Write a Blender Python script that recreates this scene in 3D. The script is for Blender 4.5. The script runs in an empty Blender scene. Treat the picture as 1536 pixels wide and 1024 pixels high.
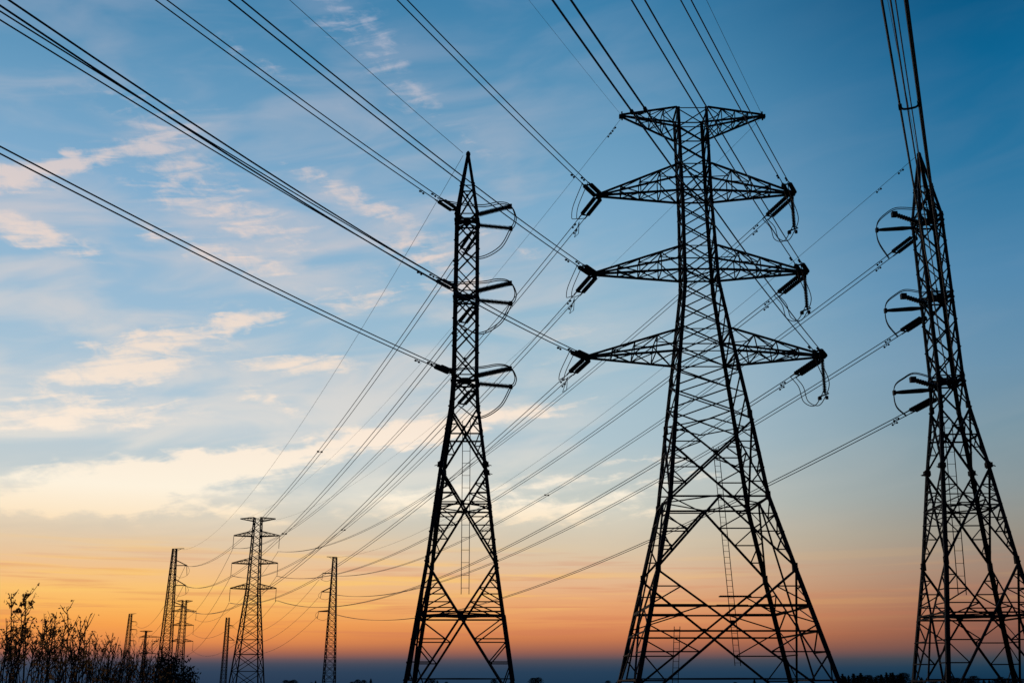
import bpy, bmesh, math, random
from mathutils import Vector as V, Matrix
R = math.radians
C = bpy.context.scene.collection
scene = bpy.context.scene

# ------------------------------------------------------------------ camera
FPX = 1650.0
PITCH = math.atan(0.3115)
cd = bpy.data.cameras.new('camera')
cd.sensor_width = 36.0
cd.lens = FPX * 36.0 / 1536.0
cd.clip_start = 0.1
cd.clip_end = 20000
cam = bpy.data.objects.new('camera', cd)
C.objects.link(cam)
cam.location = (0, 0, 1.6)
cam.rotation_euler = (R(90) + PITCH, 0, 0)
scene.camera = cam

# ------------------------------------------------------------------ exposure
vs = scene.view_settings
vs.view_transform = 'Standard'
vs.look = 'None'
vs.exposure = 0
vs.gamma = 1
vs.use_curve_mapping = False

# ------------------------------------------------------------------ dusk sky (world, direction based)
def lin(c):
    return tuple(((v / 255) / 12.92 if v / 255 <= .04045 else ((v / 255 + .055) / 1.055) ** 2.4) for v in c) + (1,)

world = bpy.data.worlds.new('World')
scene.world = world
world.use_nodes = True
nt = world.node_tree
nt.nodes.clear()
N = nt.nodes.new
Lk = nt.links.new

def setin(sock, val):
    if isinstance(val, bpy.types.NodeSocket):
        Lk(val, sock)
    elif val is not None:
        sock.default_value = val

def M(op, a, b=None, c=None, clamp=False):
    n = N('ShaderNodeMath')
    n.operation = op
    n.use_clamp = clamp
    setin(n.inputs[0], a)
    setin(n.inputs[1], b)
    if c is not None:
        setin(n.inputs[2], c)
    return n.outputs[0]

def smooth(v, lo, hi, a=0.0, b=1.0):
    n = N('ShaderNodeMapRange')
    n.interpolation_type = 'SMOOTHSTEP'
    setin(n.inputs['Value'], v)
    n.inputs['From Min'].default_value = lo
    n.inputs['From Max'].default_value = hi
    n.inputs['To Min'].default_value = a
    n.inputs['To Max'].default_value = b
    return n.outputs[0]

def mixc(f, a, b):
    n = N('ShaderNodeMix')
    n.data_type = 'RGBA'
    setin(n.inputs[0], f)
    setin(n.inputs[6], a)
    setin(n.inputs[7], b)
    return n.outputs[2]

def ramp(fac, stops):
    n = N('ShaderNodeValToRGB')
    n.color_ramp.interpolation = 'B_SPLINE' if False else 'LINEAR'
    el = n.color_ramp.elements
    while len(el) > 1:
        el.remove(el[-1])
    first = True
    for p, c in stops:
        if first:
            e = el[0]
            e.position = p
            first = False
        else:
            e = el.new(p)
        e.color = lin(c)
    Lk(fac, n.inputs[0])
    return n.outputs[0]

tc = N('ShaderNodeTexCoord')
nrm = N('ShaderNodeVectorMath')
nrm.operation = 'NORMALIZE'
Lk(tc.outputs['Generated'], nrm.inputs[0])
sep = N('ShaderNodeSeparateXYZ')
Lk(nrm.outputs[0], sep.inputs[0])
X_, Y_, Z_ = sep.outputs
EL = M('DEGREES', M('ARCSINE', Z_))              # elevation in degrees
AZ = M('DEGREES', M('ARCTAN2', X_, Y_))          # 0 = north (view axis), + = right
E01 = M('DIVIDE', EL, 50.0, clamp=True)

def S(rows):
    return [(max(0, e) / 50.0, c) for e, c in rows]
left = ramp(E01, S([(0.0, (42, 60, 84)), (0.7, (52, 68, 90)), (1.1, (84, 80, 92)), (1.5, (176, 106, 80)), (2.0, (232, 142, 78)), (2.8, (248, 164, 80)),
                    (3.7, (252, 186, 98)), (4.5, (250, 194, 116)), (5.4, (241, 194, 142)), (6.5, (226, 199, 166)), (7.8, (212, 203, 186)), (9.5, (198, 206, 206)),
                    (13, (178, 200, 214)), (18, (155, 188, 212)), (24, (130, 173, 206)), (28, (106, 157, 193)), (32, (78, 138, 178)), (46, (40, 100, 146))]))
mid = ramp(E01, S([(0.0, (30, 58, 84)), (0.7, (40, 64, 88)), (1.15, (74, 76, 88)), (1.6, (150, 96, 82)), (2.2, (202, 122, 80)), (3.0, (226, 148, 96)),
                   (4.0, (231, 166, 116)), (5.0, (229, 184, 144)), (6.6, (217, 198, 170)), (8.6, (199, 202, 192)), (12, (176, 197, 206)),
                   (18, (151, 187, 207)), (24, (126, 171, 202)), (30, (88, 146, 184)), (35, (54, 124, 168)), (46, (34, 100, 146))]))
right = ramp(E01, S([(0.0, (12, 46, 74)), (0.75, (26, 60, 84)), (1.2, (60, 70, 80)), (1.7, (108, 80, 76)), (2.4, (132, 88, 76)), (3.6, (150, 106, 90)),
                     (5.2, (154, 128, 112)), (7.0, (146, 142, 132)), (9.0, (136, 149, 152)), (11.5, (122, 149, 162)), (15, (104, 145, 173)),
                     (19, (82, 136, 174)), (24, (40, 116, 160)), (29, (14, 100, 146)), (33, (3, 84, 128)), (46, (3, 60, 98))]))
back = ramp(E01, S([(0.0, (12, 18, 28)), (2, (20, 26, 38)), (6, (34, 34, 52)), (14, (24, 36, 62)), (46, (14, 34, 66))]))
c1 = mixc(smooth(AZ, -20, 6), left, mid)
c2 = mixc(smooth(AZ, 3, 27), c1, right)
ABSAZ = M('ABSOLUTE', AZ)
sky = mixc(smooth(ABSAZ, 30, 75), c2, back)

# clouds: coordinates on a high plane, sheared into streaks
def noise(vec, scale, detail, rough, dist=0.0):
    n = N('ShaderNodeTexNoise')
    Lk(vec, n.inputs['Vector'])
    n.inputs['Scale'].default_value = scale
    n.inputs['Detail'].default_value = detail
    n.inputs['Roughness'].default_value = rough
    n.inputs['Distortion'].default_value = dist
    return n.outputs['Fac']

def comb(x, y, z=0.0):
    n = N('ShaderNodeCombineXYZ')
    setin(n.inputs[0], x)
    setin(n.inputs[1], y)
    setin(n.inputs[2], z)
    return n.outputs[0]

def aez(ax, ay, rot=0.0, off=0.0):
    """vector of azimuth and elevation in degrees, rotated and stretched"""
    cr, sr = math.cos(R(rot)), math.sin(R(rot))
    u = M('ADD', M('MULTIPLY', AZ, cr), M('MULTIPLY', EL, sr))
    v = M('ADD', M('MULTIPLY', AZ, -sr), M('MULTIPLY', EL, cr))
    return comb(M('MULTIPLY', u, ax), M('MULTIPLY', v, ay), off)

warp = noise(aez(.10, .16, 0, 3.3), 1.0, 3, .5)
WU = M('MULTIPLY', M('SUBTRACT', warp, .5), 4.0)
warp2 = noise(aez(.45, .8, 0, 9.1), 1.0, 4, .55)
WV = M('MULTIPLY', M('SUBTRACT', warp2, .5), 1.5)

# soft places where the cloud banks lie: azimuth, elevation, half width, half height, tilt, weight
BANKS = [
    (-13, 10.9, 10, .62, 12, 1.1), (-18.2, 9.5, 5.2, .95, 9, 1.6), (-5.6, 12.5, 5, .5, 10, .85), (-20.5, 8.15, 7, .38, 2, .8), (-14, 8.25, 2.6, .3, -14, .6),
    (-20, 15.4, 4.2, .95, 22, 1.05), (-15.8, 17.4, 2.6, .36, 16, .8), (-22.6, 12.4, 4.3, .75, 8, .95), (-11.8, 15.8, 3.2, .45, 2, .8), (-13.2, 13.8, 2.2, .45, -15, .55),
    (-23.6, 24.7, 3.8, .45, 26, 1.0), (-19, 25.3, 2.6, 1.4, -30, .62), (-15.5, 23.2, 5.5, 1.2, -18, .5), (-8.8, 24.3, 4.2, .55, -21, .95), (-4.6, 21.4, 3, .6, -20, .5),
    (-25, 20.9, 3.0, .55, -9, .75), (-16.4, 21.1, 4.2, .45, -13, .75), (-26.6, 23.2, 2.0, .6, 0, .75), (-8, 19.4, 6, 1.0, 4, .38), (-22, 28, 5, .8, 0, .3),
    (-9.2, 33, 3.6, 1.3, -38, .62), (-3.5, 28.5, 4, 1.2, -30, .32), (-3.2, 9.1, 4.2, .85, 8, .9), (2.4, 8.6, 4.4, .65, 4, .9), (4.2, 10.1, 4, .3, 5, .5),
    (6.7, 11.1, 1.7, .16, 2, .7), (7.4, 8.4, 2.6, .28, 0, .5), (-3, 15, 5, .8, 10, .3), (3, 17.5, 4, 1.2, 10, .2), (1, 13.6, 4.5, .35, 6, .42), (9, 10.2, 4, .3, 3, .42), (-1, 22.5, 4, .5, -18, .35), (-14, 30.5, 4, .4, -20, .4)]
acc = None
AZW = M('ADD', AZ, WU)
ELW = M('ADD', EL, WV)
for (a0, e0, sa, se, rot, wt) in BANKS:
    cr, sr = math.cos(R(rot)), math.sin(R(rot))
    da = M('SUBTRACT', AZW, a0)
    de = M('SUBTRACT', ELW, e0)
    sa, se = sa * 1.1, se * 1.12
    u = M('ADD', M('MULTIPLY', da, cr / sa), M('MULTIPLY', de, sr / sa))
    v = M('ADD', M('MULTIPLY', da, -sr / se), M('MULTIPLY', de, cr / se))
    q = M('ADD', M('MULTIPLY', u, u), M('MULTIPLY', v, v))
    g = M('MULTIPLY', M('EXPONENT', M('MULTIPLY', q, -1.0)), wt)
    acc = g if acc is None else M('MAXIMUM', acc, M('MULTIPLY', M('ADD', acc, g), .8))
streak = noise(aez(.28, 1.55, 10, 1.7), 1.0, 7, .6, .6)
puff = noise(aez(.75, 1.5, -12, 5.2), 1.0, 7, .62, .5)
tex = M('ADD', M('MULTIPLY', streak, .66), M('MULTIPLY', puff, .34))
dens = M('ADD', M('MULTIPLY', acc, 1.0), M('MULTIPLY', M('SUBTRACT', tex, .5), 3.1))
cl = smooth(dens, .14, .92)
cl = M('MULTIPLY', cl, smooth(acc, .02, .3))
# very faint overall veil
veil_n = noise(aez(.13, .5, 8, 7.7), 1.0, 4, .5, .5)
veil = M('MULTIPLY', smooth(veil_n, .36, .74), smooth(AZ, 22, -14, 0, .42) if False else smooth(AZ, -10, 18, .50, .03))
cl_col = ramp(E01, S([(0, (250, 190, 120)), (4, (253, 200, 118)), (6.5, (252, 214, 164)), (8, (254, 232, 200)), (9.3, (255, 243, 222)), (12, (253, 235, 216)),
                      (16, (242, 224, 208)), (22, (226, 210, 204)), (28, (192, 192, 202)), (36, (146, 166, 196))]))
fade_side = smooth(AZ, 2, 24, 1.0, .25)
front_only = smooth(ABSAZ, 35, 70, 1.0, 0.0)
mask = M('MULTIPLY', M('MULTIPLY', cl, .96), M('MULTIPLY', fade_side, front_only))
sky = mixc(M('MULTIPLY', M('MULTIPLY', veil, M('MULTIPLY', smooth(EL, 4, 9), smooth(EL, 25, 33, 1, .6))), front_only), sky, cl_col)
sky = mixc(mask, sky, cl_col)
# thin dark streaks of dusk cloud close to the skyline
low_n = noise(aez(.10, 2.6, 0, 12.0), 1.0, 5, .55, .3)
low = M('MULTIPLY', smooth(low_n, .50, .66), M('MULTIPLY', smooth(EL, 1.8, 2.6), smooth(EL, 4.6, 7.5, 1, 0)))
sky = mixc(M('MULTIPLY', low, smooth(AZ, 2, 18, .36, .12)), sky, lin((206, 120, 88)))
glow_n = noise(aez(.09, 2.2, 0, 21.0), 1.0, 4, .5, .2)
glow = M('MULTIPLY', smooth(glow_n, .5, .68), M('MULTIPLY', smooth(EL, 2.6, 3.8), smooth(EL, 5, 7.6, 1, 0)))
sky = mixc(M('MULTIPLY', M('MULTIPLY', glow, smooth(AZ, -6, 15, .62, .1)), front_only), sky, lin((253, 200, 110)))
bg = N('ShaderNodeBackground')
Lk(sky, bg.inputs['Color'])
bg.inputs['Strength'].default_value = 1.0
wo = N('ShaderNodeOutputWorld')
Lk(bg.outputs[0], wo.inputs[0])

# ------------------------------------------------------------------ low sun behind the far clouds
sl = bpy.data.lights.new('sun', 'SUN')
sl.energy = 0.06
sl.angle = R(4)
sl.color = (1, .62, .34)
sun = bpy.data.objects.new('sun', sl)
C.objects.link(sun)
sd = V((math.sin(R(-16)), math.cos(R(-16)), math.sin(R(2.5))))
sun.rotation_euler = sd.to_track_quat('Z', 'Y').to_euler()

# ------------------------------------------------------------------ materials
def mat(name, base, rough=.6, metal=0.0, var=0.0, vscale=4.0, bump=0.0, base2=None):
    m = bpy.data.materials.new(name)
    m.use_nodes = True
    t = m.node_tree
    b = t.nodes['Principled BSDF']
    b.inputs['Roughness'].default_value = rough
    b.inputs['Metallic'].default_value = metal
    b.inputs['Specular IOR Level'].default_value = .25
    tcn = t.nodes.new('ShaderNodeTexCoord')
    n = t.nodes.new('ShaderNodeTexNoise')
    n.inputs['Scale'].default_value = vscale
    n.inputs['Detail'].default_value = 5
    t.links.new(tcn.outputs['Object'], n.inputs['Vector'])
    cr = t.nodes.new('ShaderNodeValToRGB')
    c2 = base2 or tuple(v * (1 - var) for v in base)
    cr.color_ramp.elements[0].position = .35
    cr.color_ramp.elements[1].position = .68
    cr.color_ramp.elements[0].color = tuple(c2) + (1,)
    cr.color_ramp.elements[1].color = tuple(base) + (1,)
    t.links.new(n.outputs['Fac'], cr.inputs['Fac'])
    t.links.new(cr.outputs['Color'], b.inputs['Base Color'])
    if bump:
        bp = t.nodes.new('ShaderNodeBump')
        bp.inputs['Strength'].default_value = bump
        t.links.new(n.outputs['Fac'], bp.inputs['Height'])
        t.links.new(bp.outputs['Normal'], b.inputs['Normal'])
    return m
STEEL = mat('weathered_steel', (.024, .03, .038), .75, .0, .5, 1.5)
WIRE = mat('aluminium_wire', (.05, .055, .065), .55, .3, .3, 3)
GLASS = mat('insulator_porcelain', (.045, .03, .026), .35, 0, .4, 8)
FITTING = mat('forged_fitting', (.04, .042, .05), .6, .3, .3, 6)
CONCRETE = mat('footing_concrete', (.28, .27, .25), .9, 0, .3, 3, .2)
BARK = mat('bark', (.075, .05, .035), .9, 0, .4, 20, .2)
LEAF = mat('dry_leaf', (.12, .062, .026), .75, 0, .5, 3)
def translucent(m, col, f):
    t = m.node_tree
    b = t.nodes['Principled BSDF']; o = t.nodes['Material Output']
    tr = t.nodes.new('ShaderNodeBsdfTranslucent'); tr.inputs['Color'].default_value = col + (1,)
    mx = t.nodes.new('ShaderNodeMixShader'); mx.inputs[0].default_value = f
    t.links.new(b.outputs[0], mx.inputs[1]); t.links.new(tr.outputs[0], mx.inputs[2]); t.links.new(mx.outputs[0], o.inputs['Surface'])
translucent(LEAF, (.55, .22, .07), .7)
LEAFD = mat('dark_leaf', (.035, .045, .024), .8, 0, .5, 2)
CONIFER = mat('tree_foliage', (.03, .045, .03), .85, 0, .5, .4)
EARTH = mat('ground_soil', (.09, .08, .05), .95, 0, .5, .15, .3, base2=(.05, .06, .03))

# ------------------------------------------------------------------ object helpers
def tag(o, label=None, cat=None, group=None, kind=None):
    if label: o['label'] = label
    if cat: o['category'] = cat
    if group: o['group'] = group
    if kind: o['kind'] = kind
    return o

def empty(name, loc, rz=0.0):
    o = bpy.data.objects.new(name, None)
    o.empty_display_size = .5
    C.objects.link(o)
    o.location = loc
    o.rotation_euler = (0, 0, rz)
    return o

class MB:
    def __init__(s):
        s.v = []
        s.f = []
    def _loop(s, rings, closed=True):
        n = len(rings[0])
        i0 = len(s.v)
        for r in rings: s.v += [tuple(p) for p in r]
        for k in range(len(rings) - 1):
            for j in range(n if closed else n - 1):
                a = i0 + k * n + j
                b = i0 + k * n + (j + 1) % n
                s.f.append((a, b, b + n, a + n))
        if closed:
            s.f.append(tuple(i0 + j for j in range(n))[::-1])
            s.f.append(tuple(i0 + (len(rings) - 1) * n + j for j in range(n)))
    def angle(s, p, q, w, t, d1, d2):
        """angle iron: heel on line p-q, flanges along d1 and d2"""
        p, q = V(p), V(q)
        ax = (q - p).normalized()
        d1 = V(d1); d2 = V(d2)
        d1 = (d1 - ax * d1.dot(ax)).normalized()
        d2 = (d2 - ax * d2.dot(ax))
        d2 = (d2 - d1 * d2.dot(d1)).normalized()
        sec = [(0, 0), (w, 0), (w, t), (t, t), (t, w), (0, w)]
        s._loop([[p + d1 * a + d2 * b for a, b in sec], [q + d1 * a + d2 * b for a, b in sec]])
    def bar(s, p, q, w, h=None, up=(0, 0, 1)):
        h = h or w
        p, q = V(p), V(q)
        ax = (q - p)
        if ax.length < 1e-6: return
        ax.normalize()
        u = V(up)
        if abs(u.dot(ax)) > .97: u = V((0, 1, 0))
        a = ax.cross(u).normalized()
        b = a.cross(ax).normalized()
        c = [(-w / 2, -h / 2), (w / 2, -h / 2), (w / 2, h / 2), (-w / 2, h / 2)]
        s._loop([[p + a * x + b * y for x, y in c], [q + a * x + b * y for x, y in c]])
    def tube(s, pts, rad, n=6):
        pts = [V(p) for p in pts]
        rings = []
        a = None
        for i, p in enumerate(pts):
            d = (pts[min(i + 1, len(pts) - 1)] - pts[max(i - 1, 0)]).normalized()
            if a is None:
                a = d.cross(V((0, 0, 1)))
                if a.length < .05: a = d.cross(V((1, 0, 0)))
            a = (a - d * a.dot(d)).normalized()
            b = d.cross(a)
            r = rad[i] if isinstance(rad, (list, tuple)) else rad
            rings.append([p + a * (r * math.cos(2 * math.pi * j / n)) + b * (r * math.sin(2 * math.pi * j / n)) for j in range(n)])
        s._loop(rings)
    def lathe(s, p, q, prof, n=10):
        """prof: list of (fraction along p-q, radius)"""
        p, q = V(p), V(q)
        d = (q - p).normalized()
        a = d.cross(V((0, 0, 1)))
        if a.length < .05: a = d.cross(V((1, 0, 0)))
        a.normalize()
        b = d.cross(a)
        rings = [[p.lerp(q, t) + a * (r * math.cos(2 * math.pi * j / n)) + b * (r * math.sin(2 * math.pi * j / n)) for j in range(n)] for t, r in prof]
        s._loop(rings)
    def box(s, c, sx, sy, sz):
        c = V(c)
        s.bar(c - V((0, 0, sz / 2)), c + V((0, 0, sz / 2)), sx, sy, up=(0, 1, 0))
    def build(s, name, m, parent=None, smooth=False):
        me = bpy.data.meshes.new(name)
        me.from_pydata(s.v, [], s.f)
        me.update()
        if smooth:
            for pl in me.polygons: pl.use_smooth = True
        me.materials.append(m)
        o = bpy.data.objects.new(name, me)
        C.objects.link(o)
        if parent is not None: o.parent = parent
        return o

# ------------------------------------------------------------------ ground
g = MB()
n = 60
def gz(x, y):
    d = math.hypot(x, y)
    return 0.0 if d < 3 else .18 * math.sin(x * .021 + 1) * math.sin(y * .017) * min(1, d / 60) * (1 if d < 900 else 0) - .12
rs = [0, 4, 8, 14, 20, 28, 38, 50, 65, 85, 110, 150, 210, 300, 420, 600, 900, 1400, 2400, 4200, 8000]
for r in rs:
    for j in range(72):
        a = 2 * math.pi * j / 72
        x, y = r * math.sin(a), r * math.cos(a)
        g.v.append((x, y, gz(x, y)))
for k in range(len(rs) - 1):
    for j in range(72):
        a, b = k * 72 + j, k * 72 + (j + 1) % 72
        g.f.append((a, b, b + 72, a + 72) if k else (a, a + 72, b + 72))
tag(g.build('ground', EARTH), kind='structure')

# ------------------------------------------------------------------ pylon building blocks
def width_at(prof, z):
    for (z0, w0), (z1, w1) in zip(prof, prof[1:]):
        if z <= z1: return w0 + (w1 - w0) * (z - z0) / (z1 - z0)
    return prof[-1][1]

SG = [(-1, -1), (1, -1), (1, 1), (-1, 1)]
def corner(prof, i, z):
    w = width_at(prof, z) / 2
    return V((SG[i][0] * w, SG[i][1] * w, z))

def legs(root, prof, wb, wt, ztop, footing=True):
    H = prof[-1][0]
    for i in range(4):
        m = MB()
        zs = [z for z, _ in prof if z < ztop] + [ztop]
        for z0, z1 in zip(zs, zs[1:]):
            w = wb + (wt - wb) * (z0 / H)
            m.angle(corner(prof, i, z0), corner(prof, i, z1), w, w * .16, (-SG[i][0], 0, 0), (0, -SG[i][1], 0))
            # splice / gusset plates at every kink
            if z0 > .5:
                p = corner(prof, i, z0)
                m.box(p + V((-SG[i][0] * w * .5, -SG[i][1] * w * .5, 0)), w * 1.12, w * 1.12, w * 2.0)
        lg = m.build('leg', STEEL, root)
        if footing:
            f = MB()
            f.lathe(corner(prof, i, 0) + V((0, 0, -.6)), corner(prof, i, 0) + V((0, 0, .35)), [(0, .7), (.5, .7), (.9, .45), (1, .4)], 12)
            f.build('footing', CONCRETE, lg)

def sub_brace(m, leg0, leg1, d0, d1, k, w, inw):
    """redundant members zigzagging between a leg segment and a diagonal"""
    L = [leg0.lerp(leg1, (i + 1) / (k + 1)) for i in range(k)]
    D = [d0.lerp(d1, (i + 1) / (k + 1)) for i in range(k)]
    for i in range(k):
        m.angle(L[i], D[i], w, w * .18, (0, 0, -1), inw)
        nx = L[i + 1] if i + 1 < k else leg1
        m.angle(D[i], nx, w, w * .18, (0, 0, -1), inw)

def lattice(root, prof, panels, w0, simple=False, struts=None):
    """panels: (z0, z1, kind, redundants, horizontal levels)"""
    for f in range(4):
        i, j = f, (f + 1) % 4
        m = MB()
        nrm_ = V([(0, 1, 0), (-1, 0, 0), (0, -1, 0), (1, 0, 0)][f])
        for (z0, z1, kind, red, hs) in panels:
            big = z1 - z0
            w = w0 * (1.0 if big > 4 else .8 if big > 2.2 else .66)
            a0, b0, a1, b1 = corner(prof, i, z0), corner(prof, j, z0), corner(prof, i, z1), corner(prof, j, z1)
            def an(p, q, ww=None, off=0.0):
                ww = ww or w
                if simple:
                    m.bar(p, q, ww * 1.0)
                else:
                    m.angle(p + nrm_ * off, q + nrm_ * off, ww, ww * .16, (0, 0, -1) if abs((q - p).normalized().z) < .9 else (q - p).cross(nrm_), nrm_)
            if kind == 'X':
                an(a0, b1); an(b0, a1, off=w * .2)
                wa, wb_ = (b0 - a0).length, (b1 - a1).length
                t = wa / (wa + wb_)
                cpt = a0.lerp(b1, t)
                if not simple and big > 2.2:
                    m.bar(cpt - V((0, 0, w * 1.1)), cpt + V((0, 0, w * 1.1)), w * 1.8, w * .3, up=tuple(nrm_))
                if red:
                    sub_brace(m, a0, a0.lerp(a1, t), a0, cpt, red, w * .62, nrm_) if False else None
                    la, lb = a0.lerp(a1, t), b0.lerp(b1, t)
                    for (s0, s1, sm) in ((a0, a1, la), (b0, b1, lb)):
                        oth = b0 if s0 is a0 else a0
                        for q in range(1, red + 1):
                            fr = q / (red + 1)
                            # lower triangle: leg s0..sm, diagonal s0..c
                            an(s0.lerp(sm, fr), s0.lerp(cpt, fr), w * .6)
                            an(s0.lerp(cpt, fr), s0.lerp(sm, min(1, fr + 1 / (red + 1))), w * .6)
                            an(s1.lerp(sm, fr), s1.lerp(cpt, fr), w * .6)
                            an(s1.lerp(cpt, fr), s1.lerp(sm, min(1, fr + 1 / (red + 1))), w * .6)
            elif kind == 'K':
                mid_ = (a1 + b1) / 2
                an(a0, mid_); an(b0, mid_)
                an(a1, b1, w * .9)
                if red:
                    for (s0, s1) in ((a0, a1), (b0, b1)):
                        for q in range(1, red + 1):
                            fr = q / (red + 1)
                            an(s0.lerp(s1, fr), s0.lerp(mid_, fr), w * .6)
                            an(s0.lerp(mid_, fr), s0.lerp(s1, min(1, fr + 1 / (red + 1))), w * .6)
            for hz in hs:
                an(corner(prof, i, hz), corner(prof, j, hz), w * .85)
        if struts and f in (1, 3):      # centre post of the side faces
            za, zb_ = struts
            pa = (corner(prof, i, za) + corner(prof, j, za)) / 2; pb = (corner(prof, i, zb_) + corner(prof, j, zb_)) / 2
            m.bar(pa, pb, w0 * .8)
            m.bar(corner(prof, i, za), corner(prof, j, za), w0 * .7)
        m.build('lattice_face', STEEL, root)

def plan_brace(root, prof, zs, w):
    for z in zs:
        m = MB()
        c = [corner(prof, i, z) for i in range(4)]
        mids = [(c[i] + c[(i + 1) % 4]) / 2 for i in range(4)]
        for i in range(4):
            m.bar(mids[i], mids[(i + 1) % 4], w)
        m.build('plan_bracing', STEEL, root)

def truss_arm(root, prof, side, zb, zt, tip, ndiv, w, name='crossarm', inverted=False, simple=False):
    """pyramid crossarm: side -1 left, +1 right"""
    fb = corner(prof, 1 if side > 0 else 0, zb); bb = corner(prof, 2 if side > 0 else 3, zb)
    ft = corner(prof, 1 if side > 0 else 0, zt); bt = corner(prof, 2 if side > 0 else 3, zt)
    tip = V(tip)
    m = MB()
    e = .12
    tf, tb = tip + V((0, -e, 0)), tip + V((0, e, 0))
    for a, b in ((fb, tf), (bb, tb)): m.bar(a, b, w, w)
    for a, b in ((ft, tf + V((0, 0, .12))), (bt, tb + V((0, 0, .12)))): m.bar(a, b, w * (1.0 if inverted else .9))
    fr = [1 - (1 - i / (ndiv)) ** 1.0 for i in range(1, ndiv)]
    pb, pt, qb, qt = fb, ft, bb, bt
    for k, t in enumerate(fr):
        t = t * .97
        nb, nt_, mb_, mt_ = fb.lerp(tf, t), ft.lerp(tf, t), bb.lerp(tb, t), bt.lerp(tb, t)
        wi = w * .5
        m.bar(nb, nt_, wi); m.bar(mb_, mt_, wi)              # posts
        m.bar(nb, mb_, wi); m.bar(nt_, mt_, wi)              # across
        if k % 2 == 0:
            m.bar(pb, nt_, wi); m.bar(qb, mt_, wi)
        else:
            m.bar(pt, nb, wi); m.bar(qt, mb_, wi)
        m.bar(pb, mb_, wi * .9); m.bar(qb, nb, wi * .9)      # plan X
        if not simple:
            m.bar(pt, (nt_ + mt_) / 2, wi * .8); m.bar(qt, (nt_ + mt_) / 2, wi * .8)
        pb, pt, qb, qt = nb, nt_, mb_, mt_
    m.bar(fb, bb, w * .8); m.bar(ft, bt, w * .8)
    if not simple:
        m.box(tip, .5, .34, .3)
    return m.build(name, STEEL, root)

def frame_ring(root, prof, zs, w):
    for z in zs:
        m = MB()
        for i in range(4):
            m.bar(corner(prof, i, z), corner(prof, (i + 1) % 4, z), w)
        m.bar(corner(prof, 0, z), corner(prof, 2, z), w * .7); m.bar(corner(prof, 1, z), corner(prof, 3, z), w * .7)
        m.build('ring_frame', STEEL, root)

def ladder(root, p, q, wdt=.45, step=.45, r=.026):
    m = MB()
    p, q = V(p), V(q)
    a = V((wdt / 2, 0, 0))
    m.bar(p - a, q - a, r * 2); m.bar(p + a, q + a, r * 2)
    nn = int((q - p).length / step)
    for i in range(nn):
        c = p.lerp(q, (i + .5) / nn)
        m.bar(c - a, c + a, r * 1.2)
    m.build('ladder', STEEL, root)

DISC = []
def shed_profile(nd, r):
    pr = [(0, .035), (.015, .07)]
    for k in range(nd):
        t0 = .02 + .96 * k / nd
        dt = .96 / nd
        c_ = max(.05, r * .5)
        pr += [(t0, c_), (t0 + dt * .18, r * .92), (t0 + dt * .36, r), (t0 + dt * .56, r * .85), (t0 + dt * .72, c_)]
    pr += [(.985, .07), (1, .035)]
    return pr

def insulator_set(root, p, q, gap, nd=14, r=.19, lat=None, label=None):
    """two parallel strings of discs between plates at p and q (local to root)"""
    p, q = V(p), V(q)
    d = (q - p).normalized()
    if lat is None:
        lat = d.cross(V((0, 0, 1))).normalized()
    L = (q - p).length
    a, b = p + d * .28, q - d * .28
    for s in (-1, 1):
        m = MB()
        m.lathe(a + lat * (gap / 2 * s), b + lat * (gap / 2 * s), shed_profile(nd, r), 10)
        o = m.build('insulator_string', GLASS, root)
        m = MB()
        m.bar(p, a + lat * (gap / 2 * s), .09)
        m.build('link', FITTING, o)
        m = MB()
        m.bar(b + lat * (gap / 2 * s), q + lat * (gap / 2 * s) + d * .3, .08)
        m.build('clamp', FITTING, o)
    for c in (a, b):
        m = MB()
        m.bar(c - lat * gap * .6, c + lat * gap * .6, .10)
        m.build('yoke_plate', FITTING, root)

def single_string(root, p, q, nd, r, n=8, name='insulator_string'):
    m = MB()
    m.lathe(p, q, shed_profile(nd, r), n)
    o = m.build(name, GLASS, root)
    return o

def curve_pts(ctrl, n=8):
    """Catmull-Rom through control points"""
    P = [V(c) for c in ctrl]
    P = [P[0] * 2 - P[1]] + P + [P[-1] * 2 - P[-2]]
    out = []
    for i in range(1, len(P) - 2):
        for k in range(n):
            t = k / n
            a, b, c, d = P[i - 1], P[i], P[i + 1], P[i + 2]
            out.append(.5 * ((2 * b) + (c - a) * t + (2 * a - 5 * b + 4 * c - d) * t * t + (3 * b - a - 3 * c + d) * t ** 3))
    out.append(P[-2])
    return out

def jumper(root, ctrl, gap=.4, r=.033, lat=None):
    pts = curve_pts(ctrl)
    lat = V(lat) if lat is not None else V((0, 0, 1)).cross(pts[-1] - pts[0]).normalized()
    for s in (-1, 1):
        m = MB()
        m.tube([p + lat * (gap / 2 * s) for p in pts], r, 5)
        m.build('jumper_cable', WIRE, root)

# ------------------------------------------------------------------ conductors
NEAR = R(22.6)
def wire_dir_near(phi): return V((-math.sin(phi), -math.cos(phi), 0))

def tube_line(root, pts, r, name='conductor', nsides=5):
    m = MB()
    m.tube(pts, r, nsides)
    return m.build(name, WIRE, root)

def damper(m, p, d, s=1.0):
    p = V(p)
    m.bar(p, p + V((0, 0, -.16 * s)), .05 * s)
    q = p + V((0, 0, -.17 * s))
    m.tube([q - d * .28 * s, q + d * .28 * s], .02 * s, 4)
    for k in (-1, 1):
        m.lathe(q + d * (.18 * k * s), q + d * (.36 * k * s), [(0, .03 * s), (.3, .085 * s), (.8, .085 * s), (1, .04 * s)], 6)

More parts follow.
